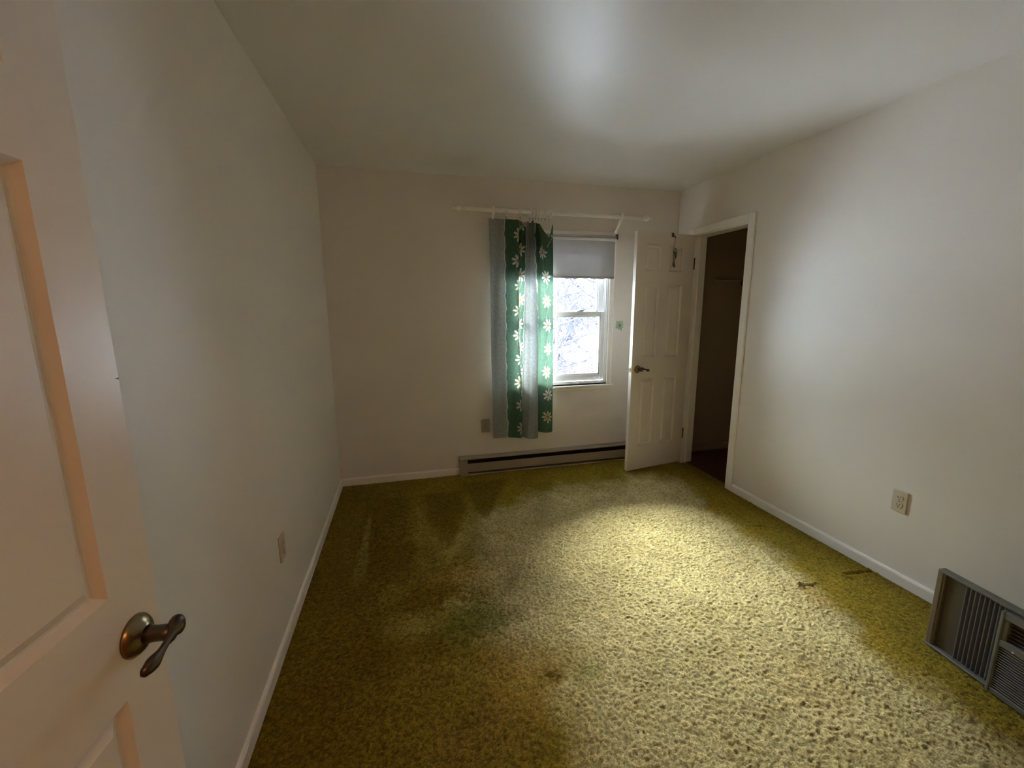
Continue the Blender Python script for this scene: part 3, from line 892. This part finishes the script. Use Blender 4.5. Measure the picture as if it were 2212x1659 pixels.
# ================================================================== CURTAIN
def build_curtain():
    # columns: cloth length u, then (x, y) at the top, middle and hem
    K = [  # u     x_top  y_top   x_mid  y_mid   x_hem  y_hem
        (-.030, 1.256, -.066, 1.259, -.075, 1.264, -.078),
        (.000, 1.250, -.078, 1.252, -.095, 1.256, -.098),
        (.030, 1.280, -.084, 1.278, -.102, 1.283, -.104),
        (.080, 1.335, -.080, 1.330, -.088, 1.340, -.098),
        (.130, 1.378, -.082, 1.380, -.080, 1.388, -.092),
        (.190, 1.437, -.086, 1.440, -.094, 1.455, -.100),
        (.235, 1.478, -.090, 1.483, -.106, 1.500, -.110),
        (.252, 1.493, -.084, 1.493, -.100, 1.512, -.108),
        (.275, 1.486, -.066, 1.484, -.068, 1.498, -.080),
        (.300, 1.500, -.060, 1.494, -.050, 1.505, -.060),
        (.335, 1.530, -.066, 1.520, -.052, 1.512, -.055),
        (.370, 1.565, -.075, 1.543, -.066, 1.520, -.068),
        (.385, 1.572, -.086, 1.546, -.085, 1.521, -.095),
        (.430, 1.588, -.104, 1.578, -.122, 1.560, -.135),
        (.480, 1.602, -.106, 1.615, -.126, 1.615, -.138),
        (.520, 1.618, -.090, 1.654, -.100, 1.658, -.115),
        (.545, 1.606, -.062, 1.640, -.068, 1.630, -.080),
        (.575, 1.596, -.050, 1.585, -.050, 1.560, -.060),
        (.592, 1.612, -.045, 1.615, -.040, 1.590, -.050),
        (.610, 1.640, -.060, 1.668, -.058, 1.655, -.058),
        (.650, 1.655, -.080, 1.690, -.074, 1.680, -.068),
        (.690, 1.672, -.070, 1.718, -.080, 1.715, -.080),
        (.735, 1.705, -.066, 1.748, -.088, 1.758, -.094),
        (.790, 1.745, -.072, 1.778, -.090, 1.788, -.092),
        (.840, 1.788, -.074, 1.797, -.080, 1.804, -.076),
        (.862, 1.790, -.064, 1.796, -.062, 1.802, -.062)]
    K = np.array(K)
    for c_ in (2, 4, 6): K[4:-3, c_] = -.082 + (K[4:-3, c_] + .082) * 1.35
    nu, nv = 330, 230
    us = np.linspace(K[0, 0], K[-1, 0], nu)
    def interp(c):   # smooth interpolation
        v_ = np.interp(us, K[:, 0], K[:, c])
        k_ = np.array([1, 2, 3, 4, 3, 2, 1], float); k_ /= k_.sum()
        p_ = np.pad(v_, 3, mode='edge'); return np.convolve(p_, k_, 'valid')
    C = [interp(i) for i in range(1, 7)]
    # height of the top edge: pinched peaks, a deep sag before the last tab
    top_u = [-.03, .0, .13, .25, .262, .285, .31, .35, .375, .42, .47, .50, .53, .56, .585, .60, .63, .66, .71, .76, .80, .825, .835, .862]
    top_z = [2.132, 2.134, 2.133, 2.130, 2.128, 2.118, 2.130, 2.118, 2.124, 2.105, 2.128, 2.124, 2.060, 2.085, 2.122, 2.118, 2.122, 2.100, 2.050, 2.000, 1.985, 2.075, 2.108, 2.104]
    ztop = np.interp(us, top_u, top_z)
    zhem = np.interp(us, [-.03, .13, .25, .37, .38, .53, .60, .70, .862], [.338, .334, .322, .325, .325, .316, .360, .345, .352])
    T = np.linspace(0, 1, nv) ** .9
    X = np.zeros((nu, nv)); Yc = np.zeros((nu, nv)); Z = np.zeros((nu, nv))
    for j, t_ in enumerate(T):
        if t_ < .42:
            a = t_ / .42; a = a*a*(3-2*a); x_, y_ = C[0]*(1-a) + C[2]*a, C[1]*(1-a) + C[3]*a
        else:
            a = (t_ - .42) / .58; a = a*a*(3-2*a); x_, y_ = C[2]*(1-a) + C[4]*a, C[3]*(1-a) + C[5]*a
        X[:, j] = x_ + .0022 * np.sin(us * 31 + t_ * 9) ; Z[:, j] = ztop * (1 - t_) + zhem * t_
        Yc[:, j] = y_ + .0035 * np.sin(us * 70 + t_ * 7) * (1 - .5 * t_) + .003 * np.sin(t_ * 23 + us * 8)
    # secondary folds radiating from the pinches near the top
    f_ = np.exp(-((1 - Z / 2.13) / .13) ** 2)
    Yc += f_ * .013 * np.sin(us[:, None] * 190) * ((us > .25) & (us < .70))[:, None]
    # bend below each sag swings outward
    me = bpy.data.meshes.new('curtain')
    vs = np.stack([X, Yc, Z], -1).reshape(-1, 3)
    idx = np.arange(nu * nv).reshape(nu, nv)
    q = np.stack([idx[:-1, :-1], idx[:-1, 1:], idx[1:, 1:], idx[1:, :-1]], -1).reshape(-1, 4)
    me.from_pydata(vs.tolist(), [], q.tolist())
    me.polygons.foreach_set('use_smooth', [True] * len(q))
    uvl = me.uv_layers.new(name='cloth')
    UU = np.repeat(us[:, None], nv, 1).ravel()
    # cloth v follows height so that the print runs straight
    VV = Z.ravel()
    uvs = np.stack([UU[q.ravel()], VV[q.ravel()]], -1).astype(np.float32)
    uvl.data.foreach_set('uv', uvs.ravel())
    me.materials.append(M['curtain'])
    me.update()
    o = bpy.data.objects.new('cloth', me)
    return o
cur = empty('curtain', (1.5, -.09, 1.2))
tag(cur, 'green and grey striped curtain printed with white daisies, half covering the window', 'curtain')
cl = build_curtain(); COL.objects.link(cl); cl.parent = cur; cl.matrix_parent_inverse = cur.matrix_basis.inverted()
# drooping corner: the loose pleat flopping over, with its pale reverse showing
m = MB()
P = [(1.655, -.092, 2.110), (1.668, -.096, 2.104), (1.705, -.102, 2.045), (1.745, -.104, 2.000), (1.785, -.100, 2.012), (1.770, -.106, 1.985), (1.738, -.108, 1.930), (1.700, -.104, 1.900), (1.680, -.098, 1.960)]
back_off = .0015
m.add(P + [(a, b_ + back_off, c_) for a, b_, c_ in P], [tuple(range(9)), tuple(range(9, 18))[::-1]] + [(i, (i+1) % 9, (i+1) % 9 + 9, i + 9) for i in range(9)])
fl = m.build('loose_pleat', plain('green_cloth_plain', (.075, .14, .085), .95, bump=.3, bscale=300, var=.3, vscale=30), cur)
m = MB()
P = [(1.783, -.103, 2.016), (1.758, -.107, 2.020), (1.766, -.109, 1.995), (1.722, -.111, 1.925), (1.712, -.110, 1.915), (1.775, -.108, 1.985)]
P = [(1.786, -.1060, 2.020), (1.752, -.1085, 2.022), (1.768, -.1095, 1.998), (1.722, -.1115, 1.922), (1.728, -.1110, 1.920)]
n_ = len(P)
m.add(P + [(a, b_ + .001, c_) for a, b_, c_ in P], [tuple(range(n_)), tuple(range(n_, 2*n_))[::-1]] + [(i, (i+1) % n_, (i+1) % n_ + n_, i + n_) for i in range(n_)])
m.build('hem_facing', plain('pale_cloth', (.55, .55, .48), .95), cur)

# ================================================================== ROLLER SHADE
sh = empty('roller_shade', (1.87, -.03, 2.02))
tag(sh, 'light grey roller shade pulled a third of the way down the window', 'window shade')
m = MB(); m.box(1.352, 2.388, -.046, -.019, 2.000, 2.020, .003); m.build('headrail', M['vinyl'], sh)
m = MB(); m.tube([(1.36, -.034, 2.034), (2.380, -.034, 2.034)], .0130, 18); m.build('roller', M['shade'], sh)
def cloth_panel():
    m_ = MB(); n = 40; vs = []
    for i in range(n + 1):
        xx = 1.366 + i * (2.374 - 1.366) / n
        zz = 1.683 + .0025 * math.sin(i * 1.9) + .002 * math.sin(i * .7)
        yy = .0012 * math.sin(i * .55)
        vs += [(xx, -.0345 + yy, 2.002), (xx, -.0330 + yy, zz), (xx, -.0322 + yy, zz), (xx, -.0337 + yy, 2.002)]
    fs = []
    for i in range(n):
        a, b_ = i*4, i*4+4
        fs += [(a, b_, b_+1, a+1), (a+1, b_+1, b_+2, a+2), (a+2, b_+2, b_+3, a+3)]
    m_.add(vs, fs, True); return m_
cloth_panel().build('cloth', M['shade'], sh)
m = MB(); m.box(1.366, 2.374, -.0365, -.0345, 1.690, 1.702, .0008); m.build('hem_bar', plain('hem_stitching', (.45, .42, .38), .8, var=.35, vscale=25), sh)
for xx in (1.346, 2.388):
    m = MB(); m.box(xx, xx + .006, -.050, -.012, 2.012, 2.058, .001); m.box(xx - .002, xx + .008, -.020, -.0118, 2.010, 2.062); m.build('bracket', M['steel'], sh)

# ================================================================== AIR CONDITIONER standing on the carpet
ang = math.atan2(-.330, -.042)
ac = empty('air_conditioner', (2.681, -2.406, 0.006), ang)      # local x runs along the front, local +y faces... the wall side
tag(ac, 'grey window air conditioner with pleated side panel standing on the floor by the right wall', 'air conditioner')
# direction check: local y = rotate(+90) of the along-front direction
ly = Vector((-math.sin(ang), math.cos(ang), 0)); BACK = 1 if ly.x > 0 else -1
def acbox(name, x0, x1, d0, d1, z0, z1, mt, b=0.0):
    return MB().box(x0, x1, BACK * d0, BACK * d1, z0, z1, b).build(name, mt, ac, world=False)
def acmb(name, m_, mt): return m_.build(name, mt, ac, world=False)
def B_(m_, x0, x1, d0, d1, z0, z1, b=0.0): m_.box(x0, x1, BACK * d0, BACK * d1, z0, z1, b); return m_
# side panel frame
m = MB(); B_(m, 0, .022, .000, .030, 0, .346, .003); B_(m, .022, .028, .004, .028, .008, .338)
acmb('end_rail', m, M['acframe'])
m = MB(); B_(m, .0, .75, .000, .034, .340, .352, .003); acmb('top_rail', m, M['acgrey'])
m = MB(); B_(m, .0, .225, -.006, .034, 0, .010, .003); acmb('bottom_rail', m, M['acgrey'])
acbox('flat_panel', .024, .092, .016, .021, .010, .340, M['acdark'])
npl = 9; p0_, p1_ = .090, .226
for i in range(npl):
    a = p0_ + (p1_ - p0_) * i / npl; b_ = p0_ + (p1_ - p0_) * (i + 1) / npl
    w_ = b_ - a
    m = MB()
    poly = [(a, .024), (a + w_*.40, .010), (a + w_*.60, .010), (b_, .024), (b_, .0255), (a + w_*.60, .0118), (a + w_*.40, .0118), (a, .0255)]
    m.prism([(p, BACK * q) for p, q in poly], 'z', .010, .340)
    acmb('pleat', m, M['pleat'])
# housing and front grille
X0_, X1_ = .226, .75
m = MB(); B_(m, X0_ + .030, X1_ - .03, .055, .30, .015, .325, .004); acmb('housing', m, M['acgrey'])
m = MB()
B_(m, X0_, X0_ + .014, -.020, .055, 0, .336, .004); B_(m, X1_ - .014, X1_, -.020, .055, 0, .336, .004)
B_(m, X0_ + .010, X1_ - .01, -.018, .055, .306, .336, .004); B_(m, X0_ + .010, X1_ - .01, -.018, .055, .196, .226, .003); B_(m, X0_ + .010, X1_ - .01, -.018, .055, 0, .022, .003)
B_(m, X0_ + .010, X0_ + .026, -.014, .055, .20, .31, .002)
B_(m, X0_ + .018, X1_ - .018, .045, .052, .02, .31)
acmb('bezel', m, M['acgrey'])
acbox('outlet_cavity', X0_ + .026, X1_ - .03, .020, .044, .226, .306, M['dark'])
for k in range(5):
    zz = .236 + k * .015
    m = MB(); m.add([(X0_ + .026, BACK*-.006, zz - .002), (X1_ - .03, BACK*-.006, zz - .002), (X1_ - .03, BACK*.016, zz + .006), (X0_ + .026, BACK*.016, zz + .006),
                     (X0_ + .026, BACK*-.006, zz - .0005), (X1_ - .03, BACK*-.006, zz - .0005), (X1_ - .03, BACK*.016, zz + .0075), (X0_ + .026, BACK*.016, zz + .0075)],
                    [(0,1,2,3), (7,6,5,4), (0,4,5,1), (1,5,6,2), (2,6,7,3), (3,7,4,0)])
    acmb('louvre', m, M['acdark'])
acbox('filter', X0_ + .012, X1_ - .014, .004, .02, .022, .196, M['dark'])
for k in range(17):
    zz = .0275 + k * .0100
    m = MB(); B_(m, X0_ + .013, X1_ - .014, -.016, .004, zz, zz + .0042, .001); acmb('grille_bar', m, M['acgrey'])
m = MB(); B_(m, X0_ + .05, X0_ + .058, -.020, -.017, .200, .206, .001); acmb('screw', m, M['poleWhite'])

# ================================================================== OUTDOORS
def snow_ground():
    n = 70; vs = []; fs = []
    for i in range(n + 1):
        for j in range(n + 1):
            x = -60 + 130 * i / n; y = .6 + 119 * (j / n) ** 1.7
            vs.append((x, y, -.75 + .10 * math.sin(x * .33 + y * .2) * math.cos(y * .41) + .0125 * y))
    for i in range(n):
        for j in range(n):
            a = i*(n+1)+j; fs.append((a, a+n+1, a+n+2, a+1))
    m_ = MB(); m_.add(vs, fs, True); o = m_.build('snow_ground', M['snow'], fix=False)
    o['kind'] = 'structure'
snow_ground()
struct(MB().box(-8, 8, .131, .60, -3.0, -.8).build('foundation', M['siding']))
def branch(m_, p, d, length, r, depth, rn, up_=.08, spread=.55, minr=.014):
    n = 5; pts = [p]; rad = [r]; dirs = [d]
    for i in range(n):
        d = (d + Vector((rn.uniform(-1, 1), rn.uniform(-1, 1), rn.uniform(-1, 1))) * .16 + Vector((0, 0, up_ * .3))).normalized()
        pts.append(pts[-1] + d * length / n); rad.append(r * (1 - .42 * (i + 1) / n)); dirs.append(d)
    m_.tube(pts, rad, n=5 if r > .02 else 3, cap=False)
    if depth <= 0: return
    for k in range(rn.choice((3, 4, 4, 5))):
        i = rn.randint(1, n)
        ax = Vector((rn.uniform(-1, 1), rn.uniform(-1, 1), rn.uniform(-.5, 1))).normalized()
        dd = (dirs[i] + ax * spread * rn.uniform(.8, 1.7)).normalized()
        branch(m_, pts[i], dd, length * rn.uniform(.5, .78), max(minr, rad[i] * .62), depth - 1, rn, up_, spread, minr)
def gz(y): return -.75 + .0125 * y
def tree(label, x, y, hgt, r, depth, seed, mat, lean=(0, 0), group=None, spread=.6):
    rn = random.Random(seed)
    t_ = empty('bare_tree', (x, y, gz(y) - .1)); tag(t_, label, 'tree', group)
    m_ = MB(); pts = [Vector((x, y, gz(y) - .1))]; rad = [r * 1.25]
    d = Vector((lean[0], lean[1], 1)).normalized()
    for i in range(6):
        d = (d + Vector((rn.uniform(-.1, .1), rn.uniform(-.1, .1), 0))).normalized()
        pts.append(pts[-1] + d * hgt / 6); rad.append(r * (1 - .10 * i))
    m_.tube(pts, rad, 9); m_.build('trunk', mat, t_)
    m_ = MB()
    for i in range(2, 7):
        for k in range(3):
            a = rn.uniform(0, 2*PI)
            dd = Vector((math.cos(a), math.sin(a), rn.uniform(.1, .8))).normalized()
            branch(m_, pts[i], dd, hgt * rn.uniform(.34, .5), rad[i] * .5, depth, rn, spread=spread)
    o = m_.build('branches', mat, t_, fix=False); o['kind'] = 'stuff'
tree('bare branching tree nearest the window, its boughs crossing the panes', 3.2, 4.6, 2.6, .075, 2, 6, M['bark'])
tree('bare tree standing a little behind the nearest one', 6.6, 8.5, 3.4, .10, 3, 12, M['bark'])
tree('slim bare tree seen behind the curtain edge', 4.2, 14.0, 4.6, .09, 3, 23, M['bark2'])
tree('tall bare tree far back across the snow', 10.4, 21, 6.5, .15, 3, 31, M['bark'])
def boughs(t_, mat):
    rn = random.Random(77); m_ = MB()
    for pts, r0_ in (
        ([(3.30, 4.6, .75), (3.64, 4.5, 1.19), (3.80, 4.5, 1.45), (3.92, 4.5, 1.56), (4.12, 4.5, 1.66), (4.40, 4.5, 1.79), (4.75, 4.6, 2.0)], .034),
        ([(3.25, 4.6, .40), (3.55, 4.7, .60), (3.66, 4.7, .70), (3.85, 4.7, .90), (3.98, 4.7, 1.02), (4.02, 4.7, 1.25)], .036),
        ([(3.60, 4.7, .64), (3.85, 4.6, .74), (4.10, 4.5, .88), (4.35, 4.4, .95), (4.7, 4.4, 1.1)], .028),
        ([(3.30, 4.6, 1.20), (3.60, 4.7, 1.62), (3.85, 4.8, 1.70), (4.15, 4.8, 1.76), (4.30, 4.8, 1.70)], .024),
        ([(3.30, 4.6, 1.40), (3.55, 4.7, 1.85), (3.80, 4.7, 2.02), (4.20, 4.7, 2.15)], .025),
        ([(3.85, 4.7, .90), (4.10, 4.7, .62), (4.30, 4.7, .50)], .020),
        ([(3.55, 4.7, .55), (3.75, 4.6, .35), (4.0, 4.6, .30), (4.3, 4.5, .42)], .020)):
        n = len(pts); P_ = [Vector(p) for p in pts]
        m_.tube(P_, [r0_ * (1 - .5 * i / (n - 1)) for i in range(n)], 6, cap=False)
        for i in range(n - 1):
            for k in range(3):
                b0 = P_[i].lerp(P_[i+1], rn.random())
                dd = ((P_[i+1] - P_[i]).normalized() + Vector((rn.uniform(-.6, .6), rn.uniform(-.3, .3), rn.uniform(-1, 1)))).normalized()
                branch(m_, b0, dd, rn.uniform(.15, .40), .015, 0, rn, minr=.012)
    o = m_.build('bough', mat, t_, fix=False)
boughs(bpy.data.objects['bare_tree'], M['bark'])
def brush(name, label, x, y, w_, hgt, n, seed, mat):
    rn = random.Random(seed); m_ = MB()
    for i in range(n):
        p = Vector((x + rn.uniform(-w_, w_), y + rn.uniform(-.8, .8) * min(w_, 1.5), gz(y) - .05))
        branch(m_, p, Vector((rn.uniform(-.5, .5), rn.uniform(-.3, .3), 1)).normalized(), hgt * rn.uniform(.5, 1), 0.007 + y * .0008, 2, rn, spread=.8, minr=.007 + y * .0007)
    o = m_.build(name, mat, fix=False); tag(o, label, 'shrub')
brush('shrub', 'tangled leafless shrub low outside the window glass', 2.9, 3.4, .7, .9, 22, 3, M['bark2'])
brush('shrub', 'second leafless shrub further out in the snow', 4.6, 6.2, 1.2, 1.1, 26, 8, M['bark2'])
brush('brush_row', 'distant row of bare brush along the far side of the snow', 10, 22, 9, 2.2, 110, 17, M['bark'])
